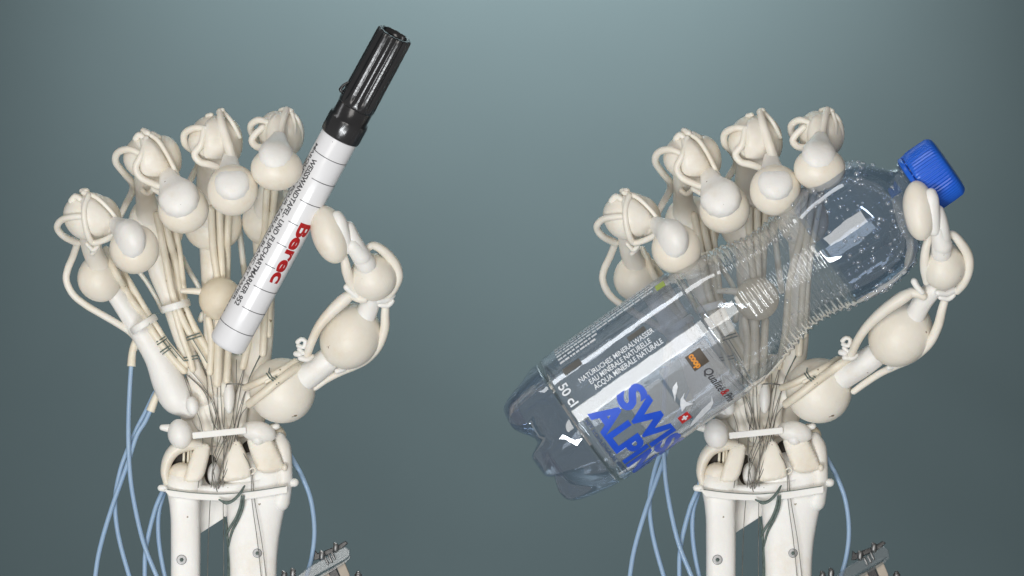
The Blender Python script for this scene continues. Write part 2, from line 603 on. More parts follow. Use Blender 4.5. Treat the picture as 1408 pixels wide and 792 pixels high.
PINKY = dict(
    white=True,
    bone=[(152, 398, -16, 13), (170, 425, -20, 14), (187, 451, -24, 15), (212, 490, -28, 18), (228, 524, -30, 23),
          (240, 548, -30, 23), (254, 562, -30, 15)],
    pip=((134, 383, -5), (29, 33, 28), -18),
    mid=[(138, 372, 0, 15), (126, 345, 30, 14), (124, 318, 70, 16)],
    top=((124, 298, 95), (35, 33, 32), 0),
    lobe=((144, 296, 92), (23, 27, 27), -35),
    sheets=[([(112, 268), (127, 270), (160, 298), (172, 312), (160, 326), (128, 327), (116, 302)], 3.0)],
    loops=[[(120, 298, 128, 4), (103, 299, 121, 4.6), (87, 303, 104, 4.8), (80, 313, 88, 4.8), (88, 325, 70, 5), (106, 334, 45, 5.5)],
           [(124, 270, 122, 4), (119, 286, 131, 4.2), (119, 302, 133, 4.2), (123, 322, 126, 4.5), (130, 334, 116, 4.5), (145, 331, 124, 4.2), (160, 324, 138, 4.2)],
           [(117, 266, 112, 4), (134, 272, 122, 3.2), (152, 288, 124, 3), (168, 308, 122, 3)]],
    knots=[[(100, 277, 108, 4.5), (106, 271, 114, 4.5), (112, 274, 118, 4)], [(115, 264, 106, 4.5), (121, 264, 112, 4.5)],
           [(122, 336, 108, 3.6), (130, 344, 104, 3.6), (136, 338, 108, 3.6)], [(128, 349, 92, 3.6), (136, 341, 100, 3.6)]],
    pad=((188, 343, 158), (34, 34, 25), -20),
    dist=[(160, 309, 118, 11), (169, 317, 143, 17), (178, 326, 162, 26), (183, 331, 170, 27)],
    tendons=[([(143, 343), (153, 366), (163, 386), (180, 416), (198, 438), (208, 458), (232, 490), (250, 510)], 5.0),
             ([(156, 360), (170, 380), (182, 400), (196, 424), (212, 449), (228, 474), (254, 502)], 4.6),
             ([(150, 350), (163, 376), (176, 398), (188, 424), (203, 446), (216, 470), (240, 500)], 3.2)],
    band=((195, 446, -14), -32, 19, 27, 10, 1.8),
    threads=[([(213, 470), (224, 463)], 1.0), ([(214, 474), (226, 466)], 1.0), ([(218, 484), (230, 476)], 1.0), ([(221, 487), (232, 479)], 0.9),
             ([(200, 437), (210, 430), (219, 433)], 0.5), ([(222, 470), (240, 492)], 0.8), ([(226, 468), (250, 496)], 0.7)],
    back_tubes=[([(106, 334, 45), (99, 352, 20), (91, 370, 5), (89, 386, 0), (98, 405, -5), (116, 420, -10), (138, 433, -14), (160, 446, -20), (176, 457, -28), (184, 468, -34), (181, 480, -36)], 5.0)],
)
RING = dict(
    bone=[(212, 338, -18, 18), (218, 373, -20, 17), (232, 411, -24, 15), (247, 461, -28, 13), (262, 505, -30, 12), (276, 545, -32, 15)],
    pip=((211, 311, -10), (39, 42, 30), -8),
    mid=[(205, 300, 0, 22), (199, 275, 25, 14), (200, 235, 70, 16)],
    top=((207, 217, 98), (35, 33, 33), 0),
    lobe=((228, 217, 94), (22, 30, 28), -15),
    sheets=[([(193, 188), (207, 189), (228, 216), (248, 247), (238, 264), (210, 256), (192, 238), (197, 214)], 3.0)],
    loops=[[(198, 214, 132, 4.2), (180, 207, 126, 4.8), (164, 211, 110, 5), (160, 223, 92, 5), (170, 238, 66, 5), (181, 252, 40, 5.2), (180, 264, 20, 5), (171, 280, 0, 4.6), (163, 296, -12, 4.2)],
           [(203, 192, 124, 4), (197, 214, 134, 4.4), (189, 231, 131, 4.8), (195, 245, 128, 4.8), (212, 254, 132, 4.6), (230, 261, 140, 4.2)],
           [(205, 186, 116, 3.6), (218, 194, 124, 3.4), (231, 213, 127, 3.4), (246, 243, 122, 3.2)]],
    knots=[[(188, 192, 112, 4.5), (193, 187, 118, 4.5), (198, 190, 120, 4)], [(199, 182, 112, 5), (205, 185, 120, 4.6)], [(211, 186, 112, 4.2), (220, 191, 116, 4)],
           [(196, 263, 72, 3.6), (203, 268, 74, 3.6), (210, 262, 82, 3.6)], [(212, 260, 100, 4.5), (222, 266, 104, 4.5)]],
    pad=((254, 288, 140), (35, 34, 26), 0),
    dist=[(231, 240, 120, 11), (237, 254, 134, 17), (245, 268, 147, 27), (249, 275, 153, 28)],
    tendons=[([(214, 296), (219, 318), (224, 348), (232, 393), (239, 416), (254, 451), (275, 487), (283, 504)], 5.2),
             ([(226, 306), (231, 330), (238, 360), (245, 403), (255, 431), (270, 461), (292, 498)], 5.2),
             ([(240, 318), (244, 345), (248, 380), (251, 412)], 4.2),
             ([(236, 420), (247, 460), (257, 488), (262, 508)], 4.6)],
    band=((239, 421, -14), -16, 19, 27, 10, 1.8),
    threads=[([(254, 464), (272, 458)], 1.0), ([(255, 468), (274, 462)], 1.0), ([(250, 492), (268, 489)], 1.0), ([(251, 496), (269, 493)], 1.0), ([(262, 466), (283, 500)], 0.6)],
    back_tubes=[([(186, 372, -45), (198, 388, -48), (210, 408, -48), (220, 428, -48)], 3.4),
                ([(246, 352, -45), (256, 372, -48), (268, 392, -48), (275, 410, -50)], 3.6)],
)
MIDDLE = dict(
    bone=[(291, 335, -18, 20), (291, 375, -22, 18), (291, 440, -28, 15), (293, 480, -30, 16), (300, 530, -32, 18)],
    pip=((290, 309, -10), (41, 36, 30), 0),
    mid=[(290, 300, 0, 24), (283, 262, 35, 15), (288, 215, 78, 16)],
    top=((292, 193, 98), (32, 33, 32), 0),
    lobe=((311, 194, 94), (23, 33, 28), -8),
    sheets=[([(282, 168), (300, 160), (312, 185), (330, 226), (318, 236), (298, 232), (278, 216), (283, 190)], 2.5)],
    loops=[[(284, 178, 128, 4.2), (268, 178, 122, 4.8), (255, 185, 108, 5), (255, 199, 92, 5), (266, 210, 68, 5), (272, 224, 40, 5), (264, 240, 15, 4.6), (254, 256, -8, 4.2)],
           [(282, 178, 128, 4), (278, 200, 131, 4.8), (269, 213, 126, 5), (276, 224, 124, 5), (290, 228, 130, 5), (303, 233, 138, 4.6)],
           [(303, 155, 110, 4.6), (306, 172, 126, 6), (313, 195, 133, 7), (322, 224, 136, 7)],
           [(308, 156, 108, 3), (320, 170, 118, 3.2), (330, 190, 112, 3)]],
    knots=[[(286, 161, 106, 3.6), (291, 160, 110, 3.6)], [(302, 156, 108, 4.4), (306, 154, 110, 4.2)]],
    pad=((322, 263, 172), (35, 35, 26), 10),
    dist=[(317, 218, 130, 10), (318, 234, 154, 15), (321, 249, 176, 24), (322, 256, 183, 25)],
    tendons=[([(289, 288), (290, 320), (292, 350), (297, 384)], 5.2), ([(300, 290), (301, 320), (302, 350), (303, 384)], 5.2),
             ([(312, 292), (311, 320), (310, 350), (309, 384)], 5.0),
             ([(298, 436), (298, 470), (297, 505), (296, 527)], 6.0), ([(313, 440), (311, 480), (309, 523)], 5.4), ([(284, 438), (288, 470), (286, 512)], 5.0)],
    threads=[([(300, 440), (299, 480)], 0.6)],
    back_tubes=[([(272, 440, -40), (277, 430, -40), (283, 440, -40)], 4.2), ([(326, 318, -40), (329, 345, -45), (333, 378, -48), (336, 400, -48)], 4.4)],
)
INDEX = dict(
    bone=[(362, 330, -18, 18), (362, 370, -20, 15), (361, 410, -22, 14), (359, 450, -26, 15), (352, 500, -30, 17), (342, 545, -32, 17)],
    pip=((365, 302, -10), (34, 37, 30), 0),
    mid=[(366, 295, 0, 22), (372, 255, 45, 16), (384, 205, 90, 16)],
    top=((379, 184, 108), (25, 30, 30), 0),
    lobe=((398, 185, 104), (20, 29, 27), -4),
    sheets=[([(372, 160), (392, 153), (394, 180), (394, 206), (372, 206), (364, 190)], 2.5)],
    loops=[[(368, 170, 130, 4.4), (356, 167, 124, 4.8), (346, 173, 112, 5), (346, 183, 98, 5), (352, 194, 80, 5)],
           [(362, 177, 132, 4.4), (352, 186, 128, 4.8), (347, 195, 126, 5), (353, 203, 130, 5), (365, 205, 138, 5), (376, 203, 146, 4.6)],
           [(394, 153, 116, 5), (390, 166, 132, 5.4), (387, 182, 140, 5.8), (384, 202, 144, 6)],
           [(396, 154, 112, 3.2), (408, 164, 122, 3.2), (414, 180, 118, 3), (414, 196, 112, 2.6)],
           [(402, 158, 122, 2.6), (406, 176, 128, 2.6), (404, 200, 122, 2.4)]],
    knots=[[(386, 154, 112, 3.6), (394, 152, 114, 3.8), (401, 155, 116, 3.6)], [(403, 159, 120, 3), (407, 162, 121, 3)]],
    pad=((382, 234, 184), (35, 30, 26), 0),
    dist=[(384, 191, 150, 10), (382, 203, 168, 17), (381, 212, 184, 23), (381, 219, 191, 24)],
    tendons=[([(366, 262), (364, 290), (362, 320), (352, 360), (345, 400), (340, 460), (331, 504)], 5.0),
             ([(378, 258), (374, 290), (370, 320), (366, 360), (362, 431), (359, 486)], 5.2),
             ([(390, 262), (384, 295), (378, 330), (372, 370), (368, 430), (367, 460)], 4.6)],
    threads=[([(357, 484), (340, 520)], 0.7)],
)


def build_thumb(root, T):
    th = sweep("thumb", T['bone1'], M['white'], root, seg=20)
    for e in T['bulbs']:
        ell("joint_bulb", *e[:2], M['cream'], th, e[2], 0.03, seed=e[3])
    for p in T['bones']:
        sweep("phalanx", p, M['white'], th, seg=18)
    ell("fingertip_pad", T['pad'][0], T['pad'][1], M['cream'], th, T['pad'][2], 0.015, seed=1.0)
    solids = samples_of(T['bone1']) + [('e', e[:3]) for e in T['bulbs']]
    for p in T['straps']:
        sweep("ligament_strap", p, M['lig'], th, seg=12)
    for p in T['knots']:
        sweep("knot", p, M['white'], th, seg=9)
    for pts, rr in T['tendons']:
        sweep("tendon_tube", lay(pts, rr, solids, -10), M['tube'], th, seg=9, exact=True)
    for pts, rr in T['threads']:
        sweep("thread_wrap", lay(pts, rr, solids, 0, 8.0), M['thread'], th, seg=6, exact=True)
    for b in T['bands']:
        hoop("wrap_band", *b, M['white'], th)
    return th


THUMB_CLOSED = dict(
    bone1=[(400, 532, 8, 17), (418, 519, 18, 18), (436, 505, 26, 18), (452, 492, 32, 17)],
    bulbs=[((386, 537, 2), (46, 45, 40), 0, 0.4), ((480, 462, 48), (41, 47, 40), 28, 1.2), ((512, 381, 95), (32, 33, 31), 0, 2.1)],
    bones=[[(496, 446, 58, 14), (505, 424, 70, 14), (511, 404, 84, 13)],
           [(503, 364, 118, 14), (492, 346, 128, 13), (484, 328, 134, 11), (479, 313, 137, 8.5)],
           [(478, 342, 136, 8), (472, 324, 144, 9.5), (467, 306, 148, 10), (464, 299, 148, 8.5)],
           [(497, 354, 126, 13), (484, 338, 136, 11)]],
    pad=((453, 323, 138), (24, 41, 25), -17),
    straps=[[(472, 350, 128, 5), (476, 372, 118, 7), (482, 392, 105, 6), (492, 408, 95, 5)],
            [(500, 348, 122, 4), (511, 338, 118, 5.5), (526, 345, 112, 6.5), (541, 362, 102, 7), (546, 380, 95, 7), (540, 396, 88, 6.5), (532, 408, 82, 5.5)],
            [(503, 358, 126, 3.2), (500, 366, 126, 3.2), (492, 360, 127, 3)],
            [(529, 414, 78, 5), (528, 432, 70, 6), (527, 452, 62, 6.5), (518, 476, 52, 6.5), (502, 494, 42, 6), (484, 504, 34, 5.5), (468, 511, 26, 5), (448, 521, 18, 5), (431, 533, 12, 4.5)],
            [(482, 404, 92, 7), (470, 414, 92, 9), (453, 430, 86, 8), (438, 448, 80, 6.5), (428, 468, 70, 6), (421, 487, 58, 5.5)],
            [(500, 412, 98, 5), (492, 410, 98, 6), (482, 404, 94, 7)]],
    knots=[[(476, 395, 104, 4.8), (481, 400, 102, 4.4), (490, 408, 100, 4)], [(519, 413, 86, 5), (530, 411, 82, 5.5), (537, 406, 80, 5.5)],
           [(521, 419, 82, 3.4), (532, 420, 80, 3.6), (538, 414, 80, 3.4)],
           [(408, 470, 60, 3.2), (413, 466, 62, 3.2), (419, 469, 62, 3.2), (416, 477, 62, 3.2), (409, 475, 60, 3.2)],
           [(406, 486, 56, 4.2), (411, 487, 58, 4.2)], [(412, 492, 60, 4), (422, 494, 60, 4), (428, 490, 58, 3.5)], [(462, 510, 40, 4), (471, 507, 38, 4)],
           [(410, 480, 58, 3), (418, 486, 60, 3), (424, 484, 60, 3)]],
    tendons=[([(416, 497), (398, 511), (378, 526), (358, 542), (341, 555)], 6.0), ([(404, 497), (388, 507), (370, 517), (350, 527), (335, 533)], 5.0),
             ([(410, 496), (390, 510), (365, 524)], 3.6)],
    threads=[([(375, 519), (382, 526)], 1.1), ([(372, 521), (379, 528)], 1.1), ([(378, 517), (385, 524)], 1.0), ([(368, 511), (373, 519)], 1.0), ([(365, 513), (370, 520)], 1.0), ([(369, 506), (368, 512)], 0.9)],
    bands=[],
)
THUMB_OPEN = dict(
    bone1=[(402, 530, 8, 17), (424, 514, 24, 18), (444, 501, 38, 18), (463, 488, 48, 17)],
    bulbs=[((386, 537, 2), (46, 45, 40), 0, 0.4), ((497, 458, 78), (42, 48, 40), 36, 1.2), ((555, 366, 150), (30, 33, 31), 0, 2.1)],
    bones=[[(514, 440, 96, 14), (526, 416, 112, 14), (542, 396, 128, 13)],
           [(552, 348, 174, 14), (551, 325, 188, 13), (549, 305, 196, 11), (547, 292, 199, 8.5)],
           [(542, 318, 201, 8), (540, 298, 209, 9.5), (538, 276, 213, 10), (537, 269, 213, 8.5)],
           [(553, 338, 182, 14), (546, 318, 196, 10)]],
    pad=((521, 291, 203), (22, 41, 24), -6),
    straps=[[(536, 322, 188, 5), (530, 345, 178, 6), (529, 368, 165, 6.5), (532, 388, 150, 5)],
            [(556, 330, 182, 4), (566, 323, 178, 5.5), (579, 336, 170, 6.5), (588, 352, 160, 7), (589, 370, 152, 7), (583, 388, 142, 6.5), (574, 400, 132, 5.5)],
            [(546, 336, 184, 3.2), (552, 344, 186, 3.2), (561, 336, 184, 3)],
            [(560, 404, 128, 5), (554, 424, 118, 6), (548, 448, 106, 6.5), (536, 472, 92, 6.5), (515, 491, 76, 6), (492, 502, 60, 5.5), (470, 513, 44, 5), (450, 526, 30, 5), (434, 538, 20, 4.5)],
            [(512, 402, 136, 7), (498, 410, 134, 9), (474, 427, 124, 8), (452, 448, 110, 6.5), (439, 467, 95, 6), (430, 487, 78, 5.5)],
            [(528, 408, 138, 5), (521, 404, 138, 6), (512, 402, 136, 7)]],
    knots=[[(515, 387, 145, 4.8), (519, 394, 144, 4.4), (526, 402, 142, 4)], [(548, 402, 140, 5), (560, 402, 134, 5.5), (569, 398, 132, 5.5)],
           [(551, 409, 134, 3.4), (562, 411, 130, 3.6), (569, 406, 130, 3.4)],
           [(418, 468, 80, 3.2), (423, 464, 82, 3.2), (429, 467, 82, 3.2), (426, 475, 82, 3.2), (419, 473, 80, 3.2)],
           [(416, 484, 76, 4.2), (421, 485, 78, 4.2)], [(421, 491, 78, 4), (431, 492, 78, 4), (437, 488, 76, 3.5)], [(482, 505, 62, 4), (492, 502, 58, 4)],
           [(420, 478, 78, 3), (428, 484, 78, 3), (434, 482, 78, 3)]],
    tendons=[([(424, 494), (402, 509), (380, 525), (358, 542), (341, 555)], 6.0), ([(412, 494), (392, 505), (371, 516), (350, 527), (335, 533)], 5.0),
             ([(416, 493), (392, 509), (365, 524)], 3.6)],
    threads=[([(375, 519), (382, 526)], 1.1), ([(372, 521), (379, 528)], 1.1), ([(378, 517), (385, 524)], 1.0), ([(368, 511), (373, 519)], 1.0), ([(365, 513), (370, 520)], 1.0), ([(369, 506), (368, 512)], 0.9)],
    bands=[],
)


def build_palm(root):
    # palm mass behind the finger bones
    palm = prism("palm", chaikin([(236, 560), (252, 512), (290, 486), (345, 488), (372, 505), (366, 560), (352, 610), (300, 616), (262, 612)], 2),
                 -70, -44, M['cream'], root, 6)
    solids = HAND + [('e', ((305, 560, -60), (70, 70, 28), 0))]
    # carpal lumps
    ell("carpal_bulb", (262, 558, -8), (9, 13, 10), M['white'], root, -10)
    ell("carpal_bulb", (245, 597, -5), (17, 21, 18), M['white'], root, -12, 0.03)
    sweep("pin", [(221, 588, -10, 4.5), (229, 589, -10, 6)], M['white'], root, seg=10)
    ell("carpal_bulb", (312, 545, -22), (8, 24, 10), M['white'], root, 0)
    ell("carpal_bulb", (353, 594, -6), (24, 15, 18), M['white'], root, 12, 0.06)
    ell("carpal_bulb", (352, 604, -2), (9, 8, 10), M['white'], root, 12, 0.06)
    sweep("pin", [(368, 590, -10, 5), (378, 586, -10, 4.5)], M['white'], root, seg=10)
    ell("carpal_bulb", (290, 560, -40), (34, 40, 14), M['lig'], root, 0, 0.04)
    for i, (x0, y0, x1, y1, r) in enumerate([(268, 520, 281, 590, 10), (330, 540, 326, 592, 11), (300, 530, 300, 600, 12)]):
        sweep("carpal_bone", [(x0, y0, -38, r), ((x0 + x1) / 2, (y0 + y1) / 2, -36, r * 0.85), (x1, y1, -36, r)], M['lig'], root, seg=14)
    # the strap across the wrist
    prism("wrist_strap", [(262, 594.5), (336, 587), (337, 596), (263, 603.5)], 8, 13, M['white'], root, 1.2)
    # left carpal arch with its open window
    sweep("carpal_arch", [(226, 664, -22, 5), (224, 648, -20, 6.5), (229, 630, -18, 8), (240, 617, -16, 9), (258, 611, -16, 9), (272, 612, -18, 6)],
          M['cream'], root, seg=14, flat=1.6)
    drape("carpal_plate", [(266, 609), (288, 610), (284, 632), (275, 664), (246, 666), (253, 648)], ((262, 640, -40), (60, 62, 36), 0), 0, 16, M['cream'], root)
    ell("carpal_lump", (246, 653, -24), (19, 17, 14), M['lig'], root, 0, 0.05)
    ell("hollow_shade", (247, 634, -46), (20, 22, 14), M['dark'], root, 0, 0.02)  # solid dark lump painted as the shade inside the arch
    for x in (250, 256, 260):
        sweep("spoke", [(x, 618, -26, 2.0), (x - 1, 642, -30, 2.0)], M['tube'], root, seg=7)
    ell("hollow_shade", (286, 646, -56), (11, 22, 12), M['dark'], root, 0, 0.02)  # dark lump in place of shade between the plates
    ell("carpal_lump", (291, 652, -36), (9, 16, 10), M['white'], root, 4, 0.05)
    # centre and right carpal shells
    drape("carpal_plate", [(318, 603), (328, 605), (345, 648), (342, 658), (302, 664), (299, 656), (304, 634)], ((322, 640, -44), (48, 60, 40), 0), 0, 18, M['cream'], root)
    drape("carpal_plate", [(333, 594), (365, 596), (374, 606), (390, 640), (387, 647), (355, 653), (345, 634)], ((360, 626, -40), (56, 56, 40), 0), 0, 18, M['cream'], root)
    ell("hollow_shade", (340, 626, -44), (14, 20, 12), M['dark'], root, 0, 0.02)  # dark lump for the shade behind the right shells
    sweep("eyelet", [(341, 646, -6, 1.2), (346, 643, -4, 1.2), (349, 648, -4, 1.2), (344, 652, -4, 1.2)], M['lig'], root, seg=7)
    ell("carpal_lump", (389, 643, -8), (4, 5, 5), M['cream'], root)
    sweep("styloid", [(381, 603, -26, 9), (385, 616, -24, 12), (388, 640, -24, 11), (387, 664, -26, 12), (382, 690, -28, 14)], M['white'], root, seg=16)
    ell("carpal_lump", (378, 594, -34), (14, 9, 10), M['tan'], root, 40)
    # forearm bones
    sweep("forearm_bone", [(250, 664, -34, 26), (250, 676, -34, 24), (251, 700, -34, 21), (252, 745, -34, 20.5), (251, 940, -34, 20)], M['white'], root, seg=32, caps=(True, False), sq=0.62)
    fb = sweep("forearm_bone", [(348, 664, -38, 44), (349, 682, -38, 43), (347, 715, -38, 38), (345, 750, -38, 34.5), (345, 800, -38, 32), (345, 940, -38, 31)],
               M['white'], root, seg=36, flat=0.55, caps=(True, False), sq=0.68)
    # rim, clamp bar and the cut plate behind
    drape("wrist_cup", [(221, 660), (242, 666), (262, 667), (300, 667), (345, 660), (376, 650), (393, 642), (399, 662), (396, 672), (345, 682), (302, 686), (260, 684), (232, 680), (223, 674)],
          ((310, 664, -64), (115, 90, 54), 0), 0, 20, M['white'], root)
    ell("carpal_core", (298, 640, -66), (62, 44, 16), M['lig'], root, 0, 0.04)
    prism("clamp_bar", [(222, 672), (260, 677), (302, 679), (345, 675), (393, 668), (393, 678), (345, 686), (302, 689), (260, 687), (230, 683)], -13, -5, M['white'], root, 1.6)
    sweep("clamp_seam", [(228, 673.2, -4.7, 0.6), (262, 677.5, -4.7, 0.6), (302, 679.4, -4.7, 0.6), (345, 675.4, -4.7, 0.6), (390, 668.5, -4.7, 0.6)], M['thread'], root, seg=6)
    for a, b in (((218, 671.5), (232, 672)), ((388, 666), (402, 664))):
        sweep("pin", [(a[0], a[1], -24, 4.6), (b[0], b[1], -24, 6)], M['white'], root, seg=12)
    prism("forearm_plate", [(255, 676), (345, 676), (322, 702), (305, 713), (271, 735), (258, 735)], -66, -56, M['white'], root, 1.0)
    # screws
    for x, y, d, r in ((247, 770, -14.5, 7), (351, 761, -20.5, 6.5)):
        s = sweep("screw", [(x, y, d - 3, r), (x, y, d + 1.0, r), (x, y, d + 1.5, r * 0.84), (x, y, d + 1.6, r * 0.6)], M['steel'], root, seg=20, caps=(False, False))
        sweep("screw_socket", [(x, y, d + 1.0, r * 0.42), (x, y, d + 1.9, r * 0.42)], M['thread'], s, seg=6, caps=(False, False))
    # grey-green cords tied round the clamp, then dark rods for gap shade
    for pts in ([(299, 687, 2), (306, 690, 4), (316, 689, 6), (326, 680, 7), (333, 669, 3)], [(301, 688, 1), (309, 692, 5), (319, 688, 8), (329, 677, 8), (334, 668, 2)],
                [(330, 682, 0), (328, 696, -6), (322, 712, -10), (312, 728, -18), (307, 738, -26)], [(333, 682, -2), (331, 698, -8), (325, 714, -12), (316, 732, -20), (311, 752, -28)],
                [(308, 724, -28), (310, 745, -30), (313, 770, -32), (313, 800, -34)], [(305, 712, -40), (309, 730, -40), (311, 760, -40), (310, 810, -40)]):  # rods added as painted shade in the gap between the forearm bones
        sweep("cord_and_gap_shade", [(x, y, d, 1.2 if i in (0, len(pts) - 1) else 1.8) for i, (x, y, d) in enumerate(pts)], M['thread'], root, seg=8)
    # knuckle ball of the middle finger with its side peg
    b = ell("knuckle_ball", (301, 411, 2), (30.5, 29.5, 27), M['tan'], root, 0, 0.015)
    sweep("peg", [(249, 400, 4, 3.6), (260, 400, 4, 4.4), (274, 401, 4, 5)], M['lig'], b, seg=10)
    # steel wires
    P = HAND + [('e', ((300, 560, -50), (80, 80, 24), 0)), ('e', ((310, 640, -40), (110, 60, 32), 0)), ('e', ((348, 700, -36), (45, 130, 26), 0))]
    wires = [
        [(248, 512), (262, 552), (276, 600), (269, 675), (261, 740), (255, 830)],
        [(256, 505), (283, 541), (297, 590), (291, 640), (287, 677), (283, 740), (281, 830)],
        [(281, 512), (284, 556), (291, 586), (289, 630), (295, 672)],
        [(300, 527), (303, 581), (309, 601), (297, 631), (290, 655), (296, 676)],
        [(322, 495), (321, 543), (314, 586), (299, 618), (289, 650), (292, 672)],
        [(333, 506), (324, 556), (320, 586), (311, 630), (300, 668)],
        [(359, 484), (341, 518), (326, 576), (313, 636), (298, 672)],
        [(257, 516), (286, 546), (297, 573), (301, 600), (290, 630), (293, 660)],
        [(248, 510), (279, 541), (289, 580), (306, 606), (303, 640), (296, 668)],
        [(309, 523), (306, 560), (305, 601), (304, 680), (304, 740), (304, 830)],
        [(332, 506), (318, 560), (324, 608), (342, 643), (348, 690), (358, 750), (367, 830)],
        [(341, 555), (327, 575), (325, 610), (341, 642), (344, 690), (352, 750), (360, 830)],
        [(337, 532), (331, 548), (318, 590), (306, 630), (297, 660)],
        [(296, 529), (296, 560), (300, 592), (310, 610), (301, 645), (297, 672)],
        [(286, 513), (291, 548), (294, 575), (288, 610), (291, 640)],
    ]
    for w in wires:
        sweep("wire", lay(w, 0.55, P, -46, 5.0), M['wire'], root, seg=6, exact=True)
    sweep("wire_crossbar", [(310, 528, 8, 1.1), (321, 527.5, 9, 1.1), (332, 529, 8, 1.1)], M['wire'], root, seg=6)


TUBES = [
    ([(184, 466, -34), (180, 478, -35), (178, 490, -36), (177, 504, -36)], [(177, 500, -36), (174.5, 540, -36), (173, 581, -36), (173.5, 625, -38), (178, 676, -40), (192, 742, -42), (211, 792, -44), (240, 860, -48)]),
    ([(213, 541, -40), (208, 553, -41), (203, 566, -42)], [(206, 558, -42), (196, 580, -42), (184, 600, -42), (171, 640, -44), (150, 698, -46), (134, 752, -48), (127, 792, -50), (120, 860, -54)]),
    (None, [(209, 540, -46), (196, 567, -50), (183, 592, -52), (170, 622, -54), (160, 652, -54), (154, 690, -54), (158, 735, -54), (173, 792, -54), (195, 860, -56)]),
    (None, [(226, 648, -52), (222, 670, -52), (209, 702, -52), (197, 752, -52), (195, 792, -52), (197, 860, -54)]),
    (None, [(228, 655, -58), (221, 680, -60), (214, 706, -60), (214, 744, -60), (222, 792, -60), (238, 860, -62)]),
    (None, [(388, 612, -44), (399, 632, -46), (412, 656, -48), (424, 688, -50), (429, 728, -52), (426, 764, -54), (418, 794, -56), (400, 850, -60)]),
]


def build_tubes(root):
    for con, pts in TUBES:
        t = sweep("air_hose", [(x, y, d, 3.25) for x, y, d in pts], M['blue_tube'], root, seg=12)
        if con:
            n = len(con)
            sweep("hose_sleeve", [(x, y, d, 4.8 + 1.3 * i / (n - 1)) for i, (x, y, d) in enumerate(con)], M['tube'], t, seg=12, caps=(True, False))


def copy_tree(o, parent):
    c = o.copy()
    COL.objects.link(c)
    c.parent = parent
    for ch in list(o.children):
        copy_tree(ch, c)
    return c


HORG = (310, 792, 0)
OFFX = 742
K_AVG = 0.995      # hands sit slightly in front of the focus plane


def world_of(x, y, d):
    """world point seen at photo pixel (x, y) when it stands d in front of the hands' plane"""
    k = 1 - d / DIST
    return V((x - CX) * k, (y - CY) * k, d)


hand_a = empty("robotic_hand", (0, 0, 0), "cream skeletal robotic hand pinching a white marker pen, left of the two", "robotic hand", "robotic hands on the grey backdrop")
for F in (PINKY, RING, MIDDLE, INDEX):
    build_finger(hand_a, F)
build_palm(hand_a)
build_tubes(hand_a)
shared = list(hand_a.children)
build_thumb(hand_a, THUMB_CLOSED)
hand_b = empty("robotic_hand", (0, 0, 0), "cream skeletal robotic hand gripping a clear plastic bottle, right of the two", "robotic hand", "robotic hands on the grey backdrop")
for o in shared:
    copy_tree(o, hand_b)
def lean(v):
    """the opened thumb leans a little inwards as it comes forward"""
    if isinstance(v, list):
        return [lean(q) for q in v]
    return (v[0] - 0.024 * v[2],) + tuple(v[1:])


TO = dict(THUMB_OPEN)
for kk in ('bone1', 'bones', 'straps', 'knots'):
    TO[kk] = lean(TO[kk])
TO['bulbs'] = [(lean(b[0]),) + b[1:] for b in TO['bulbs']]
TO['pad'] = (lean(TO['pad'][0]),) + TO['pad'][1:]
build_thumb(hand_b, TO)
# meshes are in photo pixels: move every part so that the root stands at the cut end of the forearm
for root, off in ((hand_a, 0), (hand_b, OFFX)):
    for ch in root.children:
        ch.location = -V(*HORG)
    wx, wy, wd = HORG[0] + off, HORG[1], HORG[2]
    # finger mid depth is about 60 units, so centre the small perspective gain on the hand
    root.location = V((wx - CX) , wy - CY, wd) + V(-((wx - CX)) * 0.006, 0, 0)


# ---------------------------------------------------------------- round things lying across the hands
class Axis:
    """frame along a tilted axis: t along it, phi round it (0 faces the camera)"""

    def __init__(s, o, a2, tilt):
        k = math.radians(tilt)
        s.O = Vector(o)
        s.A = Vector((a2[0] * math.cos(k), a2[1] * math.cos(k), math.sin(k)))
        n2 = Vector((-a2[1], a2[0], 0))
        s.N = n2.normalized()
        s.Fv = s.N.cross(s.A)
        if s.Fv.z < 0:
            s.Fv = -s.Fv
        s.c = math.cos(k)

    def p(s, t, r, phi):
        return tuple(s.A * (t / s.c) + s.Fv * (r * math.cos(phi)) + s.N * (r * math.sin(phi)))


def lathe(name, ax, prof, mat, parent, seg=64, mod=None, cap_ends=(False, False)):
    verts, faces = [], []
    for t, r in prof:
        for k in range(seg):
            ph = 2 * math.pi * k / seg
            rr = r if mod is None else mod(t, r, ph)
            verts.append(ax.p(t, rr, ph))
    for i in range(len(prof) - 1):
        for k in range(seg):
            k2 = (k + 1) % seg
            faces.append((i * seg + k, i * seg + k2, (i + 1) * seg + k2, (i + 1) * seg + k))
    if cap_ends[0]:
        faces.append(tuple(range(seg)))
    if cap_ends[1]:
        faces.append(tuple((len(prof) - 1) * seg + k for k in range(seg)))
    return mesh_obj(name, verts, faces, mat, parent)


def arc(name, ax, t, r, p0, p1, w, mat, parent, n=24):
    """thin printed line round the body"""
    verts, faces = [], []
    for i in range(n + 1):
        ph = p0 + (p1 - p0) * i / n
        verts += [ax.p(t - w / 2, r, ph), ax.p(t + w / 2, r, ph)]
    for i in range(n):
        faces.append((2 * i, 2 * i + 1, 2 * i + 3, 2 * i + 2))
    return mesh_obj(name, verts, faces, mat, parent)


_cap_h = {}


